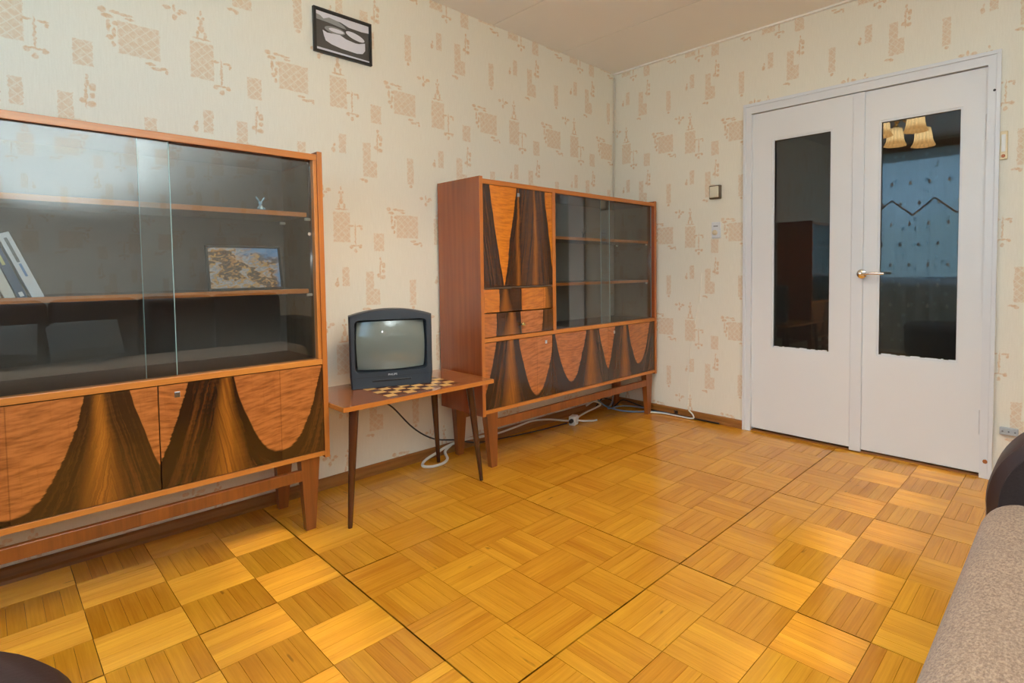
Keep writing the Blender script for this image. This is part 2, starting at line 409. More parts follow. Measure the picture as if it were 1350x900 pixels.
def strip_me(w, d, axis, lev):
    key = (round(w, 4), round(d, 4), axis, lev)
    if key not in strip_mesh:
        bm = B(((-w/2, -d/2, -.009), (w/2, d/2, 0)), bevel=0)
        me = bpy.data.meshes.new('parquet_strip'); bmesh.ops.recalc_face_normals(bm, faces=bm.faces[:]); bm.to_mesh(me); bm.free()
        me.materials.append(M['par_x'] if axis == 0 else M['par_y'])
        at = me.attributes.new('tone', 'FLOAT', 'POINT')
        for d_ in at.data: d_.value = (lev+.5)/12
        strip_mesh[key] = me
    return strip_mesh[key]
for area, q, tone in cand[:300]:
    me = strip_me(q[1]-q[0], q[3]-q[2], q[4], int(tone*12))
    kids_mesh('parquet_strip', me, floor, ((q[0]+q[1])/2, (q[2]+q[3])/2, random.uniform(-.0006, 0)))
verts, faces, tones, mats = [], [], [], []
for area, q, tone in cand[300:]:
    z = random.uniform(-.0006, 0); i = len(verts)
    for zz in (-.009, z):
        verts += [(q[0], q[2], zz), (q[1], q[2], zz), (q[1], q[3], zz), (q[0], q[3], zz)]
    tones += [tone]*8
    faces += [(i+4, i+5, i+6, i+7), (i, i+1, i+5, i+4), (i+1, i+2, i+6, i+5), (i+2, i+3, i+7, i+6), (i+3, i, i+4, i+7)]; mats += [q[4]]*5
me = bpy.data.meshes.new('parquet_field'); me.from_pydata(verts, [], faces)
me.materials.append(M['par_x']); me.materials.append(M['par_y']); me.polygons.foreach_set('material_index', mats)
at = me.attributes.new('tone', 'FLOAT', 'POINT'); at.data.foreach_set('value', tones)
pf = kids_mesh('parquet_field', me, floor, (0, 0, 0)); pf['kind'] = 'stuff'

# skirting boards
def skirt(axis, a, b, sgn, off=0):
    prof = [(off, 0), (off+sgn*.022, 0), (off+sgn*.022, .012), (off+sgn*.014, .020), (off+sgn*.012, .045), (off+sgn*.006, .052), (off, .052)]
    return prism(prof, axis, a, b)
struct('baseboard_left', skirt('x', XW, -.001, -1), M['skirting'], 'stained wooden skirting under the cabinets')
struct('baseboard_back', skirt('y', DL+.001, -.022, -1), M['skirting_y'], 'stained wooden skirting between corner and door')
struct('baseboard_right', skirt('x', XW, -.001, 1, YW), M['skirting'])

# ------------------------------------------------------------------ double door
fr = struct('trim_1', B(((-.022, DL, 0), (T, DL-.046, DZ-.055)), ((-.022, DR+.046, 0), (T, DR, DZ-.055)), ((-.022, DL, DZ-.055), (T, DR, DZ))), M['white_edge'], 'white painted door frame')
obj('frame_bead', B(((-.029, DL+.006, 0), (-.0221, DL-.012, DZ-.012)), ((-.029, DR+.012, 0), (-.0221, DR-.006, DZ-.012)), ((-.029, DL+.006, DZ-.0119), (-.0221, DR-.006, DZ+.006)), bevel=.0015), M['white_edge'], fr)
obj('paint_chip', lathe([(.011, -.001), (.008, .002)], 7, (-.0235, -2.327, .085), 'x'), M['chipped'], fr, label='chip of bare brown wood in the frame')
obj('screw_hole', lathe([(.006, -.001), (.005, .001)], 10, (-.0225, -2.330, 1.865), 'x'), M['black'], fr, label='dark screw hole')
obj('threshold', B(((-.005, DR+.046, 0), (T, DL-.046, .008))), M['skirting_y'], fr)
def leaf(name, label, hinge_y, sgn, w, z0, z1, gy0, gy1, gz0, gz1, rot, bar, tilt=0):
    """sgn: direction of the leaf from its hinge along y; gy measured from hinge"""
    th = .036
    o = bpy.data.objects.new(name, None); C.objects.link(o); o.location = (-.004, hinge_y, 0); o.rotation_euler = (0, 0, rot); o['kind'] = 'structure'; o['label'] = label
    s = sgn
    obj('door_panel', B(((0, 0, z0), (th, s*w, gz0)), ((0, 0, gz1), (th, s*w, z1)), ((0, 0, gz0), (th, s*gy0, gz1)), ((0, s*gy1, gz0), (th, s*w, gz1))), M['white'], o)
    m_ = .010
    obj('glazing_bead', B(((.004, s*gy0, gz0+m_), (.012, s*(gy0+m_), gz1-m_)), ((.004, s*(gy1-m_), gz0+m_), (.012, s*gy1, gz1-m_)), ((.004, s*gy0, gz0), (.012, s*gy1, gz0+m_)), ((.004, s*gy0, gz1-m_), (.012, s*gy1, gz1))), M['white_edge'], o)
    # ragged line of paint along the foot of the pane
    bm = bmesh.new(); rr = random.Random(3); y = gy0+m_
    while y < gy1-m_-.012:
        d = rr.uniform(.01, .03); box(bm, (.0135, s*y, gz0+m_-.002), (.0152, s*min(y+d, gy1-m_), gz0+m_+rr.uniform(.001, .007))); y += d
    obj('paint_smear', bm, M['white'], o, label='ragged white paint edge at the foot of the pane')
    gm_ = s*(gy0+gy1)/2; hw_ = (gy1-gy0)/2-.001
    obj('pane', B(((-.002, -hw_, gz0+.001), (.002, hw_, gz1-.001))), M['door_glass'], o, loc=(.0195, gm_, 0), rot=(0, 0, math.radians(tilt)))
    for hz in (.27, 1.70):
        obj('hinge', lathe([(.004, -.062), (.0085, -.058), (.0085, -.003), (.0075, 0), (.0085, .003), (.0085, .058), (.004, .062)], 10, (-.006, -s*.004, hz)), M['white_edge'], o, smooth=True)
    if bar:
        obj('meeting_bar', B(((-.014, s*(w-.008), z0-.012), (.0, s*(w+.054), z1)), bevel=.004), M['white_edge'], o)
        hy = s*(w-.004)
        hd = obj('handle', lathe([(.026, 0), (.026, -.005), (.022, -.009), (.012, -.011), (.010, -.045), (.006, -.048)], 20, (-.014, hy, .997), 'x'), M['metal'], o, smooth=True, label='chrome lever handle with round rose')
        obj('lever', tube([(-.052, hy, .997), (-.056, hy-s*.02, .998), (-.058, hy-s*.06, 1.0), (-.056, hy-s*.120, .999)], .0075, 10), M['metal'], hd, smooth=True)
    return o
door_l = leaf('door_1', 'left white door leaf with the narrower glass pane', DL-.047, -1, .590, .022, 1.985, .128, .479, .538, 1.815, math.radians(-.8), False, -1.6)
door_r = leaf('door_2', 'right white door leaf with chrome handle and wide pane', DR+.047, 1, .548, .018, 1.985, .096, .470, .548, 1.818, 0, True)

# the unlit hall behind the glass
hm = plain('hall_paint', srgb(120, 110, 100), .9)
struct('wall_hall', B(((1.5, -3.3, -.05), (1.6, .1, 2.6)), ((T, -3.4, -.05), (1.6, -3.3, 2.6)), ((T, .02, -.05), (1.6, .12, 2.6)), ((T, -3.4, 2.5), (1.6, .12, 2.6))), hm, 'unlit hallway behind the door glass')

# ------------------------------------------------------------------ window, curtain (seen mirrored in the door)
wf = struct('window_1', B(((XW-.09, WY0, WZ0+.05), (XW-.03, WY0+.05, WZ1-.05)), ((XW-.09, WY1-.05, WZ0+.05), (XW-.03, WY1, WZ1-.05)), ((XW-.09, WY0, WZ0), (XW-.03, WY1, WZ0+.05)), ((XW-.09, WY0, WZ1-.05), (XW-.03, WY1, WZ1)), ((XW-.09, -1.75, WZ0+.05), (XW-.03, -1.69, WZ1-.05))), M['white_edge'], 'white framed window behind the lace curtain')
obj('window_pane', B(((XW-.062, WY0+.05, WZ0+.05), (XW-.058, WY1-.05, WZ1-.05))), glass('window_glass', (.97, .98, .98), 1.45), wf)
obj('window_sill', B(((XW-.03, WY0-.06, WZ0-.035), (XW+.045, WY1+.06, WZ0)), bevel=.004), M['white_edge'], wf)
g = G('lace_curtain'); P = g.pos('World')
n1 = g.noise(g.vec(P[1]*120, P[2]*40), 1, 2)
dots = g.n('ShaderNodeTexVoronoi'); g.l(g.vec(P[1]*9, P[2]*7), dots.inputs['Vector']); dots.inputs['Scale'].default_value = 1; dots.inputs['Randomness'].default_value = .35
dd = V(g, dots.outputs['Distance']).step(.20, .12)
d = g.n('ShaderNodeBsdfDiffuse'); g.set(d, 0, srgb(205, 222, 228)); tl = g.n('ShaderNodeBsdfTranslucent'); g.set(tl, 0, srgb(190, 222, 236))
a1 = g.n('ShaderNodeMixShader'); a1.inputs[0].default_value = .5; g.l(d.outputs[0], a1.inputs[1]); g.l(tl.outputs[0], a1.inputs[2])
tr = g.n('ShaderNodeBsdfTransparent'); a2 = g.n('ShaderNodeMixShader')
g.set(a2, 0, ((.40+n1*.34)+dd*.5).clamp()); g.l(tr.outputs[0], a2.inputs[1]); g.l(a1.outputs[0], a2.inputs[2]); g.l(a2.outputs[0], g.out.inputs[0])
def drape(y0, y1, z0, z1, x, amp, wl_, nx, scallop=0.0):
    bm = bmesh.new(); rows = []
    for j in range(13):
        t = j/12; row = []
        for i in range(nx+1):
            s = i/nx; y = y0+(y1-y0)*s; zb = z0+scallop*abs(math.sin(s*math.pi*4))
            row.append(bm.verts.new((x+amp*math.sin(y*wl_)*(.6+.4*(1-t))+.4*amp*math.sin(y*wl_*2.3+1+t), y, zb+(z1-zb)*t)))
        rows.append(row)
    for a, b in zip(rows, rows[1:]):
        for i in range(nx): bm.faces.new((a[i], a[i+1], b[i+1], b[i]))
    return bm
cur = thing('lace_curtain', 'blue-white beaded lace curtain mirrored in the right door pane', 'curtain', (XW+.10, -1.5, .04))
co = Vector(cur.location)
def loc_bm(bm, o): bmesh.ops.translate(bm, verts=bm.verts[:], vec=-Vector(o)); return bm
bead_m = plain('white_bead', (.95, .95, .95), .15)
bead_me = None
for k in range(64):
    by_, bz_ = -2.2+(k % 8)*.19+((k//8) % 2)*.095, .35+(k//8)*.235
    if bead_me is None:
        b0 = obj('bead', lathe([(.001, -.030), (.016, -.014), (.019, 0), (.010, .016), (.001, .034)], 10), bead_m, cur, smooth=True); bead_me = b0.data; b0.location = (.030, by_+1.5, bz_-.04)
    else: kids_mesh('bead', bead_me, cur, (.030, by_+1.5, bz_-.04))
obj('lace', loc_bm(drape(-2.95, -.36, .05, 2.36, XW+.10, .020, 40, 240), co), g.m, cur, smooth=True)
rail = thing('curtain_rail', 'brown wooden curtain rail under the ceiling mirrored in the door', 'curtain rail', (XW+.10, -1.5, 2.365))
obj('rail_board', B(((-.03, -1.3, 0), (.03, 1.2, .075)), bevel=.004), wood('rail_wood', srgb(150, 112, 66), srgb(104, 70, 36), 1, .4), rail)
for hy_ in (-1.0, .9): obj('hanger', B(((-.13, hy_, .02), (-.03, hy_+.03, .05))), M['metal'], rail)
gm = plain('swag_cord', srgb(206, 168, 140), .7)
for ya, yb, gl_ in ((-2.05, -1.62, 'right, cut by the pane edge'), (-1.615, -1.195, 'middle, the full peak'), (-1.19, -.76, 'left, half hidden')):
    c = tag(obj('curtain_garland', loc_bm(tube([(XW+.168, ya, 1.62), (XW+.170, (ya+yb)/2, 1.80), (XW+.168, yb, 1.62)], .011, 8, 0), (XW+.16, ya, 1.6)), gm, loc=(XW+.16, ya, 1.6)),
            'pale peaked garland on the mirrored lace curtain, '+gl_, 'garland', 'garlands on the curtain')

# ------------------------------------------------------------------ chandelier (mirrored in the door, hangs above the frame)
def chandelier(loc):
    t = thing('chandelier', 'lit brass chandelier with bell shades mirrored in the right door pane', 'chandelier', loc)
    br = M['brass']
    obj('canopy', lathe([(.055, .0), (.052, -.02), (.02, -.045)], 20), br, t, smooth=True)
    obj('rod', lathe([(.006, -.04), (.006, -.20)], 10), br, t)
    obj('hub', lathe([(.008, -.17), (.028, -.19), (.034, -.215), (.022, -.245), (.006, -.265)], 18), br, t, smooth=True)
    g = G('lit_shade_glass'); P = g.pos('Object')
    pleat = (P[0]*1.0).sin()
    rz = P[2].step(-.16, -.02)
    nz = g.noise(g.vec(P[0]*60, P[1]*60, P[2]*8), 1, 2)
    em = g.n('ShaderNodeEmission'); low = P[2].step(-.085, -.150); g.set(em, 0, g.mix((nz*.45+low*.5).clamp(), srgb(255, 226, 164), srgb(255, 176, 84))); ang = V(g, P[1].k)._m('ARCTAN2', P[0]); g.set(em, 1, (1-low*.45)*((ang*16).sin()*1.2+7.5)*(P[2].step(.0, -.05)*.5+.5))
    g.l(em.outputs[0], g.out.inputs[0])
    for k in range(5):
        a = math.radians(72*k+20); dx, dy = math.cos(a), math.sin(a); R = .21; drop = (-.235, -.29, -.25, -.30, -.22)[k]
        obj('arm', tube([(dx*.02, dy*.02, -.215), (dx*.09, dy*.09, -.25), (dx*.15, dy*.15, -.20), (dx*R, dy*R, drop+.055), (dx*R, dy*R, drop+.02)], .006, 8), br, t, smooth=True)
        h = obj('shade_holder', lathe([(.012, .03), (.026, .012), (.028, -.006)], 14, (0, 0, 0)), br, t, loc=(dx*R, dy*R, drop), smooth=True)
        bm = bmesh.new(); rings = []
        for r, z in ((.030, 0), (.056, -.008), (.064, -.055), (.068, -.10), (.078, -.132), (.090, -.155)):
            rings.append([(r*(1+.03*math.cos(8*2*math.pi*i/32)*(-z/.155))*math.cos(2*math.pi*i/32), r*(1+.03*math.cos(8*2*math.pi*i/32)*(-z/.155))*math.sin(2*math.pi*i/32), z) for i in range(32)])
        loft(bm, rings, False)
        obj('lamp_shade', bm, g.m, t, loc=(dx*R, dy*R, drop), smooth=True, label='glowing cream bell shade')
        l = light('bulb', 'POINT', (0, 0, 0), 9, (1.0, .84, .64), shadow_soft_size=.02); l.parent = t; l.location = (dx*R, dy*R, drop-.09)
chandelier((-1.95, -1.46, 2.5))

# ------------------------------------------------------------------ cabinets
ZT, ZB, DF, TH = 1.51, .2805, .400, .019
def leg_bm(x0, x1, xb0, xb1, y, s, z1):
    """square tapered leg; y is the outer face, s = +1 when the leg's body lies towards the wall"""
    t, b = .046, .030
    top = [(x0, y, z1), (x1, y, z1), (x1, y+s*t, z1), (x0, y+s*t, z1)]; yb = y-s*.004
    bot = [(xb0, yb, 0), (xb1, yb, 0), (xb1, yb+s*b, 0), (xb0, yb+s*b, 0)]
    return loft(bmesh.new(), [bot, top])
def carcass(t, w, back):
    for x in (0, w-TH):
        s = obj('side_panel', B(((0, -DF+.004, ZB), (TH, -.022, ZT)), bevel=.001), M['side'], t, loc=(x, 0, 0))
        obj('edge_lipping', B(((0, -DF, ZB), (TH, -DF+.004, ZT)), bevel=.0008), M['lip_z'], s)
    tp = obj('top_panel', B(((TH, -DF+.010, 1.476), (w-TH, -.022, 1.497)), bevel=.001), M['side'], t)
    obj('edge_lipping', B(((TH, -DF+.004, 1.474), (w-TH, -DF+.010, 1.499)), bevel=.0015), M['lip'], tp)
    obj('bottom_panel', B(((TH, -DF+.003, .290), (w-TH, -.022, .309)), bevel=.001), M['lip'], t)
    obj('middle_rail', B(((TH, -DF+.003, .661), (w-TH, -.356, .683)), bevel=.0015), M['lip'], t)
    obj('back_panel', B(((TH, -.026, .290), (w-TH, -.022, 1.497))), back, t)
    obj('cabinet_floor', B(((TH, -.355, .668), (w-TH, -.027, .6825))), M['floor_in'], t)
    for xx in (TH, w-TH-.0008): obj('inner_lining', B(((xx, -.357, .6835), (xx+.0008, -.027, 1.475))), M['inner_z'], t)
    for x in (.035, w-.035-.073):
        inn = x < w/2
        xb = (x+.024, x+.060) if inn else (x+.013, x+.049)
        obj('leg', leg_bm(x, x+.073, xb[0], xb[1], -.385, 1, ZB+.012), M['leg'], t)
        obj('leg', leg_bm(x, x+.073, xb[0], xb[1], -.065, -1, ZB+.012), M['leg'], t)
    obj('apron', B(((.10, -.385, .203), (w-.10, -.363, .247)), bevel=.002), M['leg'], t)
    obj('apron', B(((.10, -.092, .203), (w-.10, -.070, .247)), bevel=.002), M['leg'], t)
def shelf(t, x0, x1, z, pins=True):
    s = obj('shelf', B(((x0+.012, -.345, z-.008), (x1-.012, -.03, z+.008)), bevel=.001), M['inner'], t)
    obj('edge_lipping', B(((x0+.012, -.350, z-.009), (x1-.012, -.345, z+.009)), bevel=.001), M['lip'], s)
    if pins:
        for xx in (x0+.002, x1-.002):
            for y in (-.33, -.06): obj('shelf_pin', lathe([(.006, -.010), (.006, .010)], 10, (xx, y, z-.016), 'x'), M['pin'], s)
def pane(t, x0, x1, y, z0, z1, glint_x):
    p = obj('glass_door', B(((x0+.002, y, z0), (x1-.002, y+.004, z1))), M['cab_glass'], t, label='tinted sliding glass pane')
    for xx in (x0, x1-.002): obj('polished_edge', B(((xx, y, z0), (xx+.002, y+.004, z1))), M['glass_edge'], p)
    obj('flash_glint_disc', lathe([(.007, -.0006), (.006, .0006)], 14, (glint_x, y-.0007, 1.185), 'y'), M['metal'], p)  # added metal disc imitating the flash's glint on the pane edge
def panel(t, name, x0, x1, z0, z1, mat, lock=None, knob=None):
    p = obj(name, B(((0, 0, 0), (x1-x0, .017, z1-z0)), bevel=.0008, seg=1), mat, t, loc=(x0, -DF+.006, z0))
    if lock:
        k = obj('lock', B(((lock[0]-x0-.008, -.0012, lock[1]-z0-.010), (lock[0]-x0+.008, .002, lock[1]-z0+.010)), bevel=.001), M['metal'], p)
    if knob:
        obj('knob', lathe([(.004, 0), (.004, -.010), (.011, -.014), (.012, -.020), (.008, -.025), (.002, -.026)], 16, (knob[0]-x0, 0, knob[1]-z0), 'y'), M['brass'], p, smooth=True, label='small brass knob')

# near cabinet (its left end lies outside the frame)
W1 = 1.105; X1 = -2.342-W1
t1 = thing('display_cabinet', 'walnut cabinet with sliding glass on legs at left edge, holding books', 'cabinet', (X1, 0, 0))
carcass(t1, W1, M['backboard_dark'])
g1 = -2.893-X1
for x in (TH, W1-TH-.014): obj('stile', B(((x, -DF+.006, .683), (x+.014, -.36, 1.476)), bevel=.002), M['lip_z'], t1)
shelf(t1, TH+.014, W1-TH-.014, 1.262); shelf(t1, TH+.014, W1-TH-.014, .957)
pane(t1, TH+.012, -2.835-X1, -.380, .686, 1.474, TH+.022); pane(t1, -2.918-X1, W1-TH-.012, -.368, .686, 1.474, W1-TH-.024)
dw = W1-TH-g1; dh = .658-.311
panel(t1, 'door', TH+.001, g1-.0015, .311, .658, veneer('veneer_near_left', dw, dh, [(.183, .17, .33, 2.2), (.535, .075, .27, 1.3)], [(.385, .075)], [.183]))
panel(t1, 'door', g1+.0015, W1-TH-.001, .311, .658, veneer('veneer_near_right', dw, dh, [(-.015, .10, .27, 1.3), (.372, .155, .31, 2.2)], [(.195, .085)], [.372]), lock=(-2.841-X1, .622))

# far cabinet
X2 = -1.5704; W2 = -.028-X2
t2 = thing('bar_cabinet', 'walnut cabinet with drop front, drawers and glass in the far corner', 'cabinet', (X2, 0, 0))
carcass(t2, W2, M['backboard'])
xd = -1.045-X2
obj('divider', B(((xd-.012, -DF+.003, .683), (xd+.012, -.026, 1.476)), bevel=.001), M['lip_z'], t2)
obj('drawer_shelf', B(((TH, -DF+.012, .938), (xd-.012, -.026, .946))), M['inner'], t2)
shelf(t2, xd+.012, W2-TH, 1.222); shelf(t2, xd+.012, W2-TH, .946)
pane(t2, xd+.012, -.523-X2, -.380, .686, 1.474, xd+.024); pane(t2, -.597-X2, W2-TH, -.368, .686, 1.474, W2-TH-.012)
pw = xd-.012-TH
panel(t2, 'drop_front', TH+.001, xd-.013, .948, 1.472, veneer('veneer_drop_front', pw, .524, [(.135, .088, .53, 1.15), (.50, .06, .50, 1.2)], [(.235, .026), (.36, .03)], [.26], srgb(214, 126, 30), srgb(160, 84, 18)), lock=(-1.308-X2, 1.437))
panel(t2, 'drawer', TH+.001, xd-.013, .814, .934, veneer('veneer_upper_drawer', pw, .120, [(.05, .05, .9, 3), (.345, .09, .9, 4)], [(.14, .06), (.44, .05)], [.26, .42], srgb(206, 122, 40), srgb(150, 80, 24)))
panel(t2, 'drawer', TH+.001, xd-.013, .687, .808, veneer('veneer_lower_drawer', pw, .121, [(.03, .05, .6, 2), (.33, .085, .5, 2)], [(.18, .08)], [.26, .40]), knob=(-1.299-X2, .738))
ga, gb = -1.064-X2, -.560-X2
panel(t2, 'door', TH+.001, ga-.001, .311, .658, veneer('veneer_far_left', ga-TH, dh, [(-.02, .10, .29, 1.5), (.365, .135, .33, 1.9)], [(.175, .085)], [.365]), lock=(-1.115-X2, .622))
panel(t2, 'door', ga+.001, gb-.001, .311, .658, veneer('veneer_far_middle', gb-ga, dh, [(.155, .135, .30, 1.9), (.50, .09, .27, 1.5)], [(.335, .085)], [.155+.14]))
panel(t2, 'door', gb+.001, W2-TH-.001, .311, .658, veneer('veneer_far_right', W2-TH-gb, dh, [(-.02, .09, .29, 1.5), (.33, .125, .28, 1.9)], [(.17, .085)], [.33]), lock=(-.499-X2, .622))

# ------------------------------------------------------------------ things in the cabinets
ink = {k: plain('spine_'+k, srgb(*c), .5, grain=.03) for k, c in dict(cream=(226, 222, 208), white=(232, 232, 230), navy=(58, 78, 104), teal=(60, 150, 160), blue=(120, 150, 190), grey=(120, 118, 116), yellow=(206, 200, 130)).items()}
paper = plain('page_block', srgb(214, 204, 182), .8)
def book(xb, h, th, dep, lean, cover, bands, label, z=.9665, yf=-.335):
    """xb: right lower corner of the spine; leans to the left by angle lean"""
    t = thing('book', label, 'book', (xb, yf, z), 0, 'books leaning on the middle shelf')
    ry = -lean
    obj('cover', B(((-th, 0, 0), (-th+.0025, dep, h)), ((-.0025, 0, 0), (0, dep, h)), ((-th, -.0015, 0), (0, .0015, h)), bevel=.0006, seg=1), cover, t, rot=(0, ry, 0))
    obj('page_block', B(((-th+.0025, .0015, .003), (-.0025, dep-.004, h-.003))), paper, t, rot=(0, ry, 0))
    for z0, z1, f0, f1, m in bands:
        obj('spine_print', B(((-th+th*f0, -.0022, z0), (-th+th*f1, -.0014, z1))), m, t, rot=(0, ry, 0))
book(-3.147, .205, .026, .14, math.radians(19.5), ink['white'], [(.115, .190, .35, .62, ink['grey']), (.07, .11, .4, .62, ink['blue'])], 'rightmost white leaning book with grey title on middle shelf')
book(-3.183, .185, .020, .13, math.radians(19.0), ink['navy'], [(.105, .170, .25, .6, ink['yellow']), (.006, .020, .3, .75, ink['white'])], 'thin dark blue leaning book between two pale books')
book(-3.208, .190, .022, .14, math.radians(18.0), ink['cream'], [(.12, .17, .4, .55, ink['grey'])], 'cream book leaning just left of the dark blue book')
book(-3.237, .180, .020, .13, math.radians(17.5), ink['cream'], [(.03, .15, .3, .45, ink['grey'])], 'cream book second from the left, leaning at the frame edge')
book(-3.264, .150, .022, .12, math.radians(17.0), ink['teal'], [(.04, .1, .3, .6, ink['white'])], 'teal book at the left frame edge, lowest of the leaning books')

def framed(name, label, cat, loc, rot, w, h, bar, dep, frame_mat, art_fn, glassy=True):
    t = thing(name, label, cat, loc); t.rotation_euler = rot
    obj('frame', B(((-w/2, -dep, bar), (-w/2+bar, 0, h-bar)), ((w/2-bar, -dep, bar), (w/2, 0, h-bar)), ((-w/2, -dep, 0), (w/2, 0, bar)), ((-w/2, -dep, h-bar), (w/2, 0, h)), bevel=.0006, seg=1), frame_mat, t)
    obj('backing', B(((-w/2+.002, -.004, .002), (w/2-.002, -.001, h-.002))), M['black'], t)
    art_fn(t, w-2*bar, h-2*bar, bar, -dep*.5)
    return t
g = G('abstract_print'); P = g.pos('Object')
wv = g.noise(g.vec(P[0]*9, P[2]*14), 1, 3, .6); wv2 = g.noise(g.vec(P[0]*16+wv*5, P[2]*22+wv*4), 1, 3, .6)
band = (wv2*3+P[0]*4+P[2]*6).fract()
rp = g.n('ShaderNodeValToRGB'); g.l(band.k, rp.inputs[0]); ce = rp.color_ramp.elements
ce[0].position = 0; ce[0].color = (*srgb(60, 50, 48), 1); ce[1].position = 1; ce[1].color = (*srgb(92, 76, 66), 1)
for p_, c_ in ((.2, (206, 150, 84)), (.38, (190, 188, 186)), (.55, (150, 150, 156)), (.68, (222, 170, 92)), (.82, (112, 88, 72))): q = ce.new(p_); q.color = (*srgb(*c_), 1)
blue = ((P[2]-.115)*8+(P[0]+.02)*3+(wv-.5)*1.6).step(.1, .5).max(((P[0]-.095)*14+(wv-.5)).step(.0, .5))
col = g.mix(blue*.85, rp.outputs[0], srgb(92, 158, 214)); g.pbr(col, .35)
abstract = g.m
def art_plain(t, w, h, b, y): obj('print', B(((-w/2, y, b), (w/2, y+.002, b+h))), abstract, t, label='abstract print in blue, ochre and grey')
framed('framed_print', 'small black framed colourful abstract print on cabinet middle shelf', 'picture', (-2.586, -.275, .9665), (math.radians(-9), 0, math.radians(3)), .258, .170, .007, .012, M['black'], art_plain)

silver = plain('silver_blue_glaze', srgb(176, 204, 214), .2, .3)
dkgl = plain('grey_glaze', srgb(120, 122, 124), .25)
def figurine(label, loc, m, s=1.0, name='figurine'):
    t = thing(name, label, 'figurine', loc)
    obj('body', lathe([(.010*s, 0), (.013*s, .003*s), (.011*s, .012*s), (.007*s, .022*s), (.004*s, .025*s)], 14), m, t, smooth=True)
    obj('head', lathe([(.002*s, .022*s), (.008*s, .026*s), (.009*s, .032*s), (.006*s, .038*s), (.001*s, .040*s)], 14), m, t, smooth=True)
    for sg in (-1, 1):
        obj('wing', loft(bmesh.new(), [ring((sg*.004*s, 0, .036*s), .003*s, 8), ring((sg*.012*s, 0, .048*s), .006*s, 8, r2_=.003*s), ring((sg*.017*s, 0, .060*s), .002*s, 8)]), m, t, smooth=True)
        obj('paw', lathe([(.001, -.006*s), (.005*s, -.003*s), (.005*s, .003*s), (.001, .006*s)], 8, (sg*.012*s, -.008*s, .006*s)), m, t, smooth=True)
    return t
figurine('small silver-blue figurine with raised wings on the upper shelf of left cabinet', (-2.545, -.325, 1.2715), silver, .85)
figurine('small grey figurine on the upper shelf of the far cabinet', (-.655, -.27, 1.2315), dkgl, .75)

# ------------------------------------------------------------------ low table and television
tb = thing('side_table', 'low varnished table with inlaid chequer top and thin dark legs', 'table', (-1.97, -.30, 0))
TX0, TX1, TY0, TY1, TZ = -2.337, -1.603, -.527, -.085, .500
tw = wood('table_top_wood', srgb(176, 104, 52), srgb(128, 68, 32), 0, .2, .9, .7)
ox, oy = -1.97, -.30
tp = obj('tabletop', B(((TX0-ox, TY0-oy, TZ-.019), (TX1-ox, TY1-oy, TZ)), bevel=.0015), [tw], tb)
obj('edge_band', B(((TX0-ox-.001, TY0-oy-.003, TZ-.0195), (TX1-ox+.001, TY0-oy, TZ)), ((TX0-ox-.003, TY0-oy-.003, TZ-.0195), (TX0-ox, TY1-oy, TZ)), ((TX1-ox, TY0-oy-.003, TZ-.0195), (TX1-ox+.003, TY1-oy, TZ)), bevel=.001), M['lip'], tp)
inl = [plain('maple_inlay', srgb(226, 178, 108), .25), plain('wenge_inlay', srgb(98, 50, 26), .25)]
me_sq = []
for m_ in inl:
    bm = B(((-.0225, -.0225, -.002), (.0225, .0225, .0006)), bevel=0); me_ = bpy.data.meshes.new('inlay_square'); bmesh.ops.recalc_face_normals(bm, faces=bm.faces[:]); bm.to_mesh(me_); bm.free(); me_.materials.append(m_); me_sq.append(me_)
for i in range(8):
    for j in range(8):
        kids_mesh('inlay_square', me_sq[(i+j) % 2], tp, (-1.945-ox+(i-3.5)*.046, -.300-oy+(j-3.5)*.046, TZ))
for (xt, yt), (xb, yb) in (((-2.270, -.468), (-2.309, -.492)), ((-1.700, -.468), (-1.650, -.484)), ((-2.275, -.140), (-2.318, -.105)), ((-1.695, -.140), (-1.647, -.102))):
    l_ = obj('leg', loft(bmesh.new(), [ring((xb-ox, yb-oy, 0.0), .0085, 12), ring((xb-ox+(xt-xb)*.03, yb-oy+(yt-yb)*.03, .014), .0095, 12), ring((xt-ox, yt-oy, TZ-.019), .0195, 12)]), M['dark_leg'], tb, smooth=True)
obj('under_frame', B(((TX0-ox+.05, TY0-oy+.04, TZ-.030), (TX1-ox-.05, TY0-oy+.058, TZ-.019)), ((TX0-ox+.05, TY1-oy-.058, TZ-.030), (TX1-ox-.05, TY1-oy-.04, TZ-.019))), M['dark_leg'], tb)

tvm = plain('tv_grey_plastic', srgb(44, 51, 60), .45, grain=.05, scale=200)
tvd = plain('tv_dark_plastic', srgb(20, 22, 26), .4)
tvx = thing('television', 'small dark grey tube television standing askew on the low table', 'television', (-2.177, -.234, TZ), math.radians(-22.9))
# front shell: outline in x (0..0.362), z; front face at y = 0, body runs to +y
def tv_out(inset=0.0, dz=0.0):
    pts = []
    for i in range(17):
        s = i/16; xx = .362*s; top = .331+.029*(1-(2*s-1)**2)
        pts.append((xx-(2*s-1)*inset, top-inset))
    # round the two upper corners a little, straight sides, slightly narrower foot
    left = [(.002+inset, .05), (.006+inset, .0+inset*.3)]; right = [(.356-inset, .0+inset*.3), (.362-inset, .05)]
    return [(p[0], p[1]) for p in pts][::-1] + left + right
def xz(poly, y): return [(p[0], y, p[1]) for p in poly]
SX0, SX1, SZ0, SZ1 = .030, .331, .080, .304
bm = bmesh.new()
outer = tv_out()
rows = [[bm.verts.new(p) for p in xz(o, y)] for o, y in ((tv_out(.006), 0.0), (outer, .006), (outer, .085), (tv_out(.008), .10))]
n = len(outer)
for a, b in zip(rows, rows[1:]):
    for i in range(n): bm.faces.new((a[i], a[(i+1) % n], b[(i+1) % n], b[i]))
bm.faces.new(rows[-1])
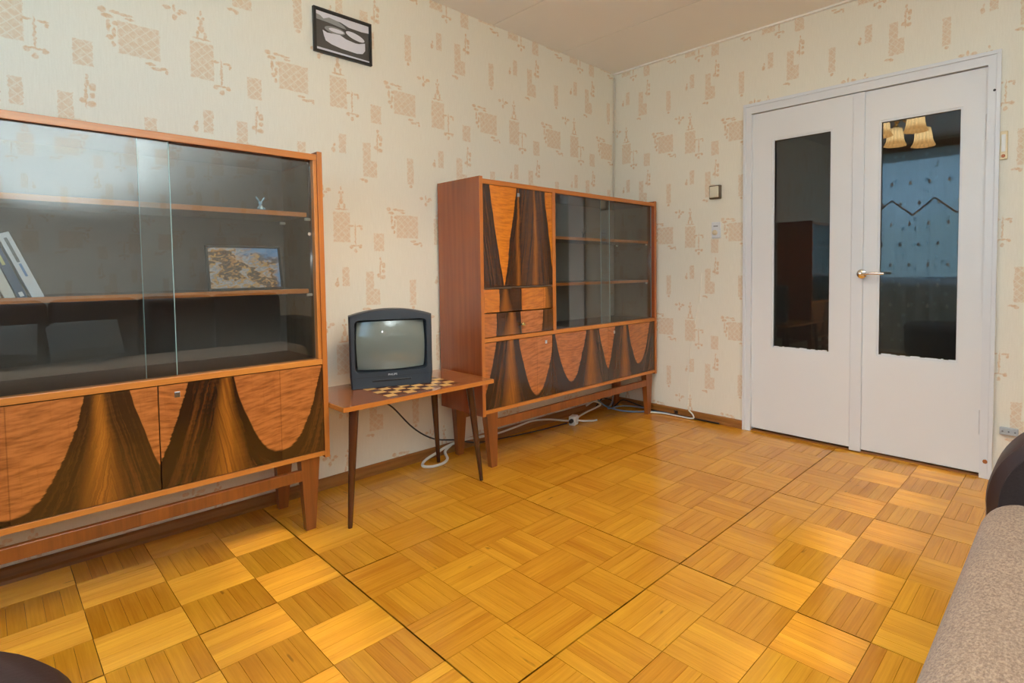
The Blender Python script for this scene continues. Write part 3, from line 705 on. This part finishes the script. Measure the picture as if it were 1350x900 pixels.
# bezel face with a rounded opening
def rrect(x0, x1, z0, z1, r, k=5):
    out = []
    for cx_, cz_, a0 in ((x1-r, z1-r, 0), (x0+r, z1-r, 90), (x0+r, z0+r, 180), (x1-r, z0+r, 270)):
        for i in range(k+1): a = math.radians(a0+90*i/k); out.append((cx_+r*math.cos(a), cz_+r*math.sin(a)))
    return out
hole = rrect(SX0-.008, SX1+.008, SZ0-.008, SZ1+.008, .022)
hv = [bm.verts.new((p[0], 0, p[1])) for p in hole]
he = [bm.edges.new((hv[i], hv[(i+1) % len(hv)])) for i in range(len(hv))]
oe = [bm.edges.get((rows[0][i], rows[0][(i+1) % n])) for i in range(n)]
bmesh.ops.triangle_fill(bm, use_beauty=True, use_dissolve=False, edges=he+oe)
hv2 = [bm.verts.new((p[0], .045, p[1])) for p in rrect(SX0-.002, SX1+.002, SZ0-.002, SZ1+.002, .02)]
for i in range(len(hv)): bm.faces.new((hv[i], hv[(i+1) % len(hv)], hv2[(i+1) % len(hv)], hv2[i]))
obj('front_shell', bm, tvm, tvx)
obj('rear_shell', loft(bmesh.new(), [xz([(.012, .02), (.350, .02), (.350, .325), (.181, .350), (.012, .325)], .098), xz([(.03, .02), (.332, .02), (.332, .300), (.181, .322), (.03, .300)], .16), xz([(.085, .04), (.277, .04), (.277, .235), (.181, .245), (.085, .235)], .20)]), tvd, tvx)
g = G('crt_screen'); g.pbr(srgb(112, 118, 112), .03, Coat_Weight=.6, Coat_Roughness=.01, **{'Specular_IOR_Level': .6}); scr = g.m
bm = bmesh.new(); N = 20; rws = []
for j in range(N+1):
    row = []
    for i in range(N+1):
        a, b = 2*i/N-1, 2*j/N-1
        # superellipse mapping for rounded corners
        k = 1-.035*(a*a*b*b)
        row.append(bm.verts.new((( SX0+SX1)/2+(SX1-SX0)/2*a*k, .002+.022*a*a+.012*b*b, (SZ0+SZ1)/2+(SZ1-SZ0)/2*b*k)))
    rws.append(row)
for a, b in zip(rws, rws[1:]):
    for i in range(N): bm.faces.new((a[i], a[i+1], b[i+1], b[i]))
obj('screen', bm, scr, tvx, smooth=True, label='curved grey glass screen')
obj('control_strip', B(((.095, -.0015, .028), (.265, .002, .036)), bevel=.001), tvd, tvx)
obj('foot_groove', B(((.006, -.0006, .0505), (.357, .001, .0525))), tvd, tvx)
for k in range(5): obj('button', B(((.175+k*.017, -.003, .029), (.186+k*.017, .001, .035)), bevel=.001), M['black'], tvx)
cu = bpy.data.curves.new('logo_lettering', 'FONT'); cu.body = 'PHILIPS'; cu.size = .0125; cu.align_x = 'CENTER'; cu.extrude = .0004
to = bpy.data.objects.new('logo_lettering', cu); C.objects.link(to); dg = bpy.context.evaluated_depsgraph_get()
lm = bpy.data.meshes.new_from_object(to.evaluated_get(dg)); bpy.data.objects.remove(to); lm.materials.clear(); lm.materials.append(plain('logo_silver', srgb(214, 216, 218), .4))
lo = kids_mesh('logo_lettering', lm, tvx, (.182, -.001, .0535), (math.pi/2, 0, 0)); lo['label'] = 'small silver maker lettering'

# ------------------------------------------------------------------ picture on the wall
grey1 = plain('photo_dark_grey', srgb(74, 70, 68), .5); grey2 = plain('photo_white', srgb(214, 212, 222), .5); grey3 = plain('photo_mid_grey', srgb(140, 140, 140), .5)
def art_bw(t, w, h, b, y):
    obj('print', B(((-w/2, y, b), (w/2, y+.002, b+h))), grey1, t, label='black and white print with a pale bowl shape')
    def flat(pts, m, k): obj('print_shape', prism([(p[0]*w, b+p[1]*h) for p in pts], 'y', y-.0006*k, y), m, t)
    flat([(-.5, .985), (.5, .985), (.5, .80), (.36, .78), (.11, .79), (-.04, .86), (-.2, .87), (-.34, .80), (-.5, .83)], grey2, 1)
    flat([(-.5, .90), (-.42, .88), (-.36, .82), (-.26, .89), (-.1, .86), (.02, .78), (.06, .72), (-.02, .72), (-.3, .76), (-.5, .77)], grey3, 2)
    flat([(-.38, .53), (-.36, .40), (-.33, .28), (-.22, .22), (-.04, .18), (.26, .165), (.37, .20), (.42, .30), (.42, .50), (.30, .44), (.23, .43), (.05, .46), (-.07, .53), (-.3, .49)], grey2, 1)
    flat([(-.155+.19*math.cos(a), .60+.085*math.sin(a)) for a in [i*math.pi/12 for i in range(24)]], grey3, 2)
    flat([(-.13+.14*math.cos(a), .60+.05*math.sin(a)) for a in [i*math.pi/12 for i in range(24)]], grey2, 3)
    flat([(.23+.18*math.cos(a), .60+.085*math.sin(a)-.05*math.cos(a)) for a in [i*math.pi/12 for i in range(24)]], grey2, 2)
    flat([(-.5, .015), (.5, .015), (.5, .05), (-.5, .07)], grey2, 1)
framed('wall_picture', 'small black framed black and white print hanging high above the table', 'picture', (-2.064, -.002, 2.052), (0, 0, 0), .278, .204, .012, .016, M['black'], art_bw)

# ------------------------------------------------------------------ switches, thermometer, outlet, cable in the corner
sw = thing('light_switch', 'square cream light switch with brown rim, above the white dial', 'switch', (0, -.858, 1.532))
obj('base_plate', B(((-.024, -.040, -.044), (0, .040, .044)), bevel=.004), plain('switch_brown', srgb(92, 74, 52), .4), sw)
obj('rocker', B(((-.034, -.030, -.036), (-.022, .032, .036)), bevel=.003), plain('switch_cream', srgb(214, 206, 184), .4), sw)
ds = thing('dial_switch', 'white switch plate with a round dial, below the cream switch', 'switch', (0, -.862, 1.284))
obj('plate', B(((-.014, -.032, -.053), (0, .032, .053)), bevel=.004), M['white_edge'], ds)
obj('dial', lathe([(.017, 0), (.017, -.012), (.012, -.016)], 18, (-.014, .004, -.016), 'x'), plain('dial_cream', srgb(216, 200, 170), .4), ds, smooth=True)
obj('slot', B(((-.0155, -.016, .022), (-.0135, .016, .030))), plain('slot_grey', srgb(150, 150, 150), .4), ds)
th = thing('wall_thermometer', 'narrow cream thermometer strip on the wall right of the door frame', 'thermometer', (0, -2.368, 1.603))
obj('strip', B(((-.016, -.016, -.066), (0, .016, .066)), bevel=.004), plain('cream_plastic', srgb(232, 214, 176), .4), th)
obj('scale', B(((-.0175, -.008, -.030), (-.0155, .008, .050)), bevel=.0006), plain('scale_white', srgb(232, 232, 230), .4), th)
obj('bulb_window', lathe([(.008, 0), (.006, -.003)], 12, (-.016, 0, -.050), 'x'), plain('amber_bulb', srgb(190, 96, 30), .3), th)
oc = thing('phone_outlet', 'small grey outlet box low on the wall beside the sofa', 'outlet', (0, -2.415, .247))
obj('box', B(((-.020, -.036, -.017), (0, .036, .017)), bevel=.003), plain('outlet_grey', srgb(172, 178, 184), .5), oc)
for yy in (-.024, 0, .024): obj('screw', lathe([(.004, 0), (.003, -.002)], 8, (-.020, yy, 0), 'x'), plain('outlet_screw', srgb(110, 112, 116), .4), oc)
wire = plain('white_cable', srgb(226, 222, 212), .45)
def cable(name, label, pts, r, m, group=None, sm=6):
    c = pts[0]; o = obj(name, loc_bm(tube(pts, r, 8, sm), c), m, loc=c, smooth=True); return tag(o, label, 'cable', group)
cable('corner_cable', 'pale cable running down the room corner from the ceiling', [(-.010, -.008, 2.47), (-.012, -.010, 2.2), (-.020, -.009, 1.9), (-.026, -.009, 1.6), (-.020, -.009, 1.2), (-.024, -.009, .6), (-.022, -.034, .06)], .0055, plain('corner_cable_paint', srgb(206, 198, 184), .6))
cable('wall_cable', 'thin papered-over cable rising on the wall between corner and door', [(-.002, -.640, .055), (-.002, -.655, .25), (-.002, -.660, .45), (-.002, -.690, .62), (-.002, -.735, .85), (-.002, -.750, 1.0)], .0035, M['paper_back'])

# cords on the floor
cable('tv_cord', 'dark television cord sagging behind the low table', [(-1.98, -.055, .52), (-1.95, -.045, .40), (-1.87, -.04, .33), (-1.76, -.05, .20), (-1.64, -.05, .115), (-1.50, -.05, .075), (-1.36, -.06, .03), (-1.15, -.07, .012), (-.90, -.10, .006), (-.70, -.15, .018)], .004, M['black'])
cable('white_cord', 'white cord looped on the floor under the low table', [(-1.30, -.045, .05), (-1.45, -.04, .06), (-1.56, -.045, .05), (-1.62, -.05, .035), (-1.70, -.06, .016), (-1.745, -.105, .008), (-1.725, -.150, .007), (-1.66, -.155, .007), (-1.60, -.115, .009), (-1.575, -.055, .03), (-1.52, -.04, .055)], .0075, wire)
cable('white_cord', 'white cord curving from far cabinet leg to the white splitter', [(-1.30, -.04, .05), (-1.19, -.05, .045), (-1.05, -.055, .055), (-.92, -.055, .062), (-.80, -.075, .05), (-.70, -.12, .03), (-.655, -.158, .025)], .006, wire)
cable('white_cord', 'short stub of white cord lying right of the splitter', [(-.615, -.170, .022), (-.57, -.190, .012), (-.52, -.215, .007), (-.485, -.225, .007)], .006, wire)
cable('white_cord', 'white cord winding from the splitter to the back leg', [(-.61, -.15, .03), (-.52, -.10, .02), (-.44, -.09, .03), (-.36, -.10, .045), (-.30, -.10, .06), (-.33, -.06, .08), (-.40, -.05, .06)], .006, wire)
grey_w = plain('grey_cable', srgb(130, 138, 148), .5); blue_w = plain('blue_grey_cable', srgb(92, 112, 140), .5)
cable('network_cord', 'blue-grey cord lying around the front right cabinet leg', [(-.30, -.06, .10), (-.25, -.10, .04), (-.20, -.20, .012), (-.14, -.30, .008), (-.10, -.345, .008), (-.05, -.42, .008), (-.035, -.52, .008)], .006, blue_w)
cable('network_cord', 'grey cord tangled behind the front right cabinet leg', [(-.06, -.04, .24), (-.10, -.06, .14), (-.17, -.10, .05), (-.24, -.12, .02), (-.16, -.16, .03), (-.08, -.20, .02), (-.05, -.30, .02)], .005, grey_w)
cable('network_cord', 'black cord tangled in the corner under the far cabinet', [(-.30, -.05, .03), (-.22, -.05, .08), (-.14, -.08, .05), (-.20, -.13, .02), (-.10, -.14, .06), (-.06, -.22, .04), (-.036, -.36, .012), (-.034, -.62, .010), (-.033, -.90, .009)], .005, M['black'])
cable('white_cord', 'white cord along the skirting between corner and door', [(-.10, -.36, .008), (-.055, -.46, .008), (-.045, -.58, .008), (-.04, -.70, .009), (-.028, -.70, .03), (-.018, -.66, .056)], .005, wire)
cl = thing('cable_clip', 'small black clip on the skirting between corner and door', 'clip', (-.022, -.560, .026))
obj('clip_body', B(((-.010, -.014, -.010), (.001, .014, .012)), bevel=.003), M['black'], cl)
obj('clip_nail', lathe([(.003, 0), (.003, -.003)], 8, (-.010, .006, .002), 'x'), M['metal'], cl)
sp = thing('power_splitter', 'white three-way power splitter with a black plug under far cabinet', 'power splitter', (-.650, -.165, 0), math.radians(20))
obj('body', B(((-.034, -.022, .0), (.030, .024, .062)), bevel=.006), plain('splitter_white', srgb(232, 230, 226), .4), sp)
obj('socket_face', lathe([(.019, 0), (.019, -.006), (.015, -.006), (.015, -.001)], 18, (-.004, -.022, .032), 'y'), plain('splitter_rim', srgb(214, 212, 206), .4), sp, smooth=True)
obj('side_outlet', B(((.028, -.016, .010), (.048, .018, .050)), bevel=.004), plain('splitter_side', srgb(226, 222, 216), .4), sp)
obj('black_plug', lathe([(.014, 0), (.014, -.020), (.007, -.034)], 14, (-.034, 0, .034), 'x'), M['black'], sp, smooth=True, label='black plug')

# ------------------------------------------------------------------ sofa (right foreground) and pouf (left foreground)
g = G('beige_chenille'); P = g.pos('World')
n1 = g.noise(g.vec(P[0]*150, P[1]*210, P[2]*210), 1, 3, .7); n2 = g.noise(g.vec(*P), 5, 3); n3 = g.noise(g.vec(P[0]*420, P[1]*420, P[2]*420), 1, 2)
col = g.mix(((n1-.36)*2.6).clamp(), srgb(116, 88, 68), srgb(182, 151, 122)); col = g.mix((n2-.35).clamp(), col, srgb(124, 100, 82))
g.pbr(col, .9, Sheen_Weight=.15, Normal=g.bump(n1*.7+n3*.3, .7, .004)); fabric = g.m
g = G('dark_brown_leather'); P = g.pos('World'); n1 = g.noise(g.vec(*P), 160, 4, .6); n2 = g.noise(g.vec(*P), 6, 2)
g.pbr(g.mix(n2, srgb(38, 21, 19), srgb(54, 32, 28)), .48, Normal=g.bump(n1, .3, .0015)); leather = g.m
g = G('dark_brown_ribbed_fabric'); P = g.pos('World'); n1 = g.noise(g.vec(*P), 220, 4, .7)
g.pbr(g.mix(n1, srgb(24, 14, 15), srgb(50, 34, 33)), .8, Normal=g.bump(n1, .8, .003)); ribbed = g.m
so = thing('sofa', 'beige chenille sofa with dark brown leather arms at the right edge', 'sofa', (-2.5, -2.85, 0))
ox, oy = -2.5, -2.85
AX0, AX1 = -1.595, -1.40; SXL = -3.45
def arm_profile(r, back=-3.22):
    c = (-2.708, .440)
    pts = [(c[0]+r*math.cos(math.radians(a)), c[1]+r*math.sin(math.radians(a))) for a in range(-6, 91, 6)]
    return [(p[0]-oy, p[1]) for p in [(c[0]+r, .06)]+pts+[(back+.05, c[1]+r), (back, c[1]+r-.05), (back, .06)]]
def arm(x0, x1, inner):
    bm = bmesh.new(); ins = .022
    loft(bm, [[(x0-ox, *p) for p in arm_profile(.197)], [(x0-ox+.012, *p) for p in arm_profile(.214)], [(x0-ox+.03, *p) for p in arm_profile(.218)],
              [(x1-ox-.03, *p) for p in arm_profile(.218)], [(x1-ox-.012, *p) for p in arm_profile(.214)], [(x1-ox, *p) for p in arm_profile(.197)]])
    a = obj('armrest', bm, leather, so, smooth=True)
    xi = x0 if inner < 0 else x1
    bm = bmesh.new(); loft(bm, [[(xi-ox+.004*inner*-1, *p) for p in arm_profile(.192, -3.18)], [(xi-ox+.003*inner, *p) for p in arm_profile(.188, -3.18)]])
    obj('arm_panel', bm, ribbed, a, label='matt dark brown inset panel')
    return a
arm(AX0, AX1, -1); arm(SXL-.195, SXL, 1)
obj('base', B(((SXL-ox, -3.20-oy, .05), (AX0-ox, -2.56-oy, .26)), bevel=.01), leather, so)
# seat with rolled front edge
def seat_prof():
    pts = [(-3.02, .24), (-3.02, .455), (-2.62, .462)]
    for a in range(80, -91, -10): pts.append((-2.575+.092*math.cos(math.radians(a)), .368+.092*math.sin(math.radians(a))))
    pts += [(-2.60, .22)]
    return [(p[0]-oy, p[1]) for p in pts]
sp_ = seat_prof()
mid = (-2.80-oy, .36)
bm = bmesh.new(); XS = [(SXL+.002, .94), (SXL+.014, .99), (SXL+.04, 1.0)]+[(SXL+(AX0-SXL)*k/8, 1.0) for k in range(1, 8)]+[(AX0-.03, 1.0), (AX0-.012, .99), (AX0-.002, .95)]
loft(bm, [[(xx-ox, mid[0]+(p[0]-mid[0])*(1-(1-s)*.4), mid[1]+(p[1]-mid[1])*s) for p in sp_] for xx, s in XS])
obj('seat', bm, fabric, so, smooth=True)
for k in range(4):
    x0 = SXL+(AX0-SXL)*k/4; x1 = SXL+(AX0-SXL)*(k+1)/4
    obj('back_cushion', B(((x0-ox+.004, -3.22-oy, .30), (x1-ox-.004, -3.00-oy, .86)), bevel=.05, seg=4), leather, so, smooth=True)
for xx in (SXL-.15, AX1-.08):
    for yy in (-3.14, -2.62): obj('foot', lathe([(.024, 0), (.028, .06)], 12, (xx-ox, yy-oy, 0)), M['black'], so)
pil_m = plain('grey_pillow_cloth', srgb(92, 96, 98), .9, grain=.1, scale=140)
for i, (xx, rz, lab) in enumerate(((-3.24, .12, 'grey scatter pillow on the sofa, mirrored at the far left of cabinet glass'), (-2.82, -.15, 'grey scatter pillow on the sofa, mirrored beside another in cabinet glass'))):
    bm = bmesh.new(); rows = []
    for sgn in (1, -1):
        gr = []
        for j in range(9):
            gr.append([bm.verts.new(((i_/8-.5)*.36, sgn*.065*(max(0, (1-(2*i_/8-1)**4)*(1-(2*j/8-1)**4)))**.5, (j/8)*.25)) for i_ in range(9)])
        for a, b in zip(gr, gr[1:]):
            for q in range(8): bm.faces.new((a[q], a[q+1], b[q+1], b[q]))
    bmesh.ops.remove_doubles(bm, verts=bm.verts[:], dist=.0005)
    tag(obj('scatter_pillow', bm, pil_m, loc=(xx, -2.80, .505), rot=(math.radians(30), 0, rz), smooth=True), lab, 'pillow', 'scatter pillows on the sofa')
po = thing('pouf', 'round dark brown leather pouf cut off by the lower left corner', 'pouf', (-3.55, -1.55, 0))
obj('cushion', lathe([(.30, .06), (.335, .10), (.345, .20), (.345, .33), (.352, .37), (.350, .395), (.332, .418), (.29, .428), (.15, .434), (.002, .436)], 64), leather, po, smooth=True)
obj('piping', lathe([(.347, .352), (.3565, .357), (.3565, .366), (.347, .371)], 64, cap=False), ribbed, po, smooth=True)
for a in range(4): obj('foot', lathe([(.018, 0), (.024, .062)], 12, (.22*math.cos(a*math.pi/2+.8), .22*math.sin(a*math.pi/2+.8), 0)), M['dark_leg'], po)
S.cycles.transparent_max_bounces = 24; S.cycles.max_bounces = 10; S.cycles.diffuse_bounces = 5; S.cycles.glossy_bounces = 6
S.cycles.sample_clamp_indirect = 6
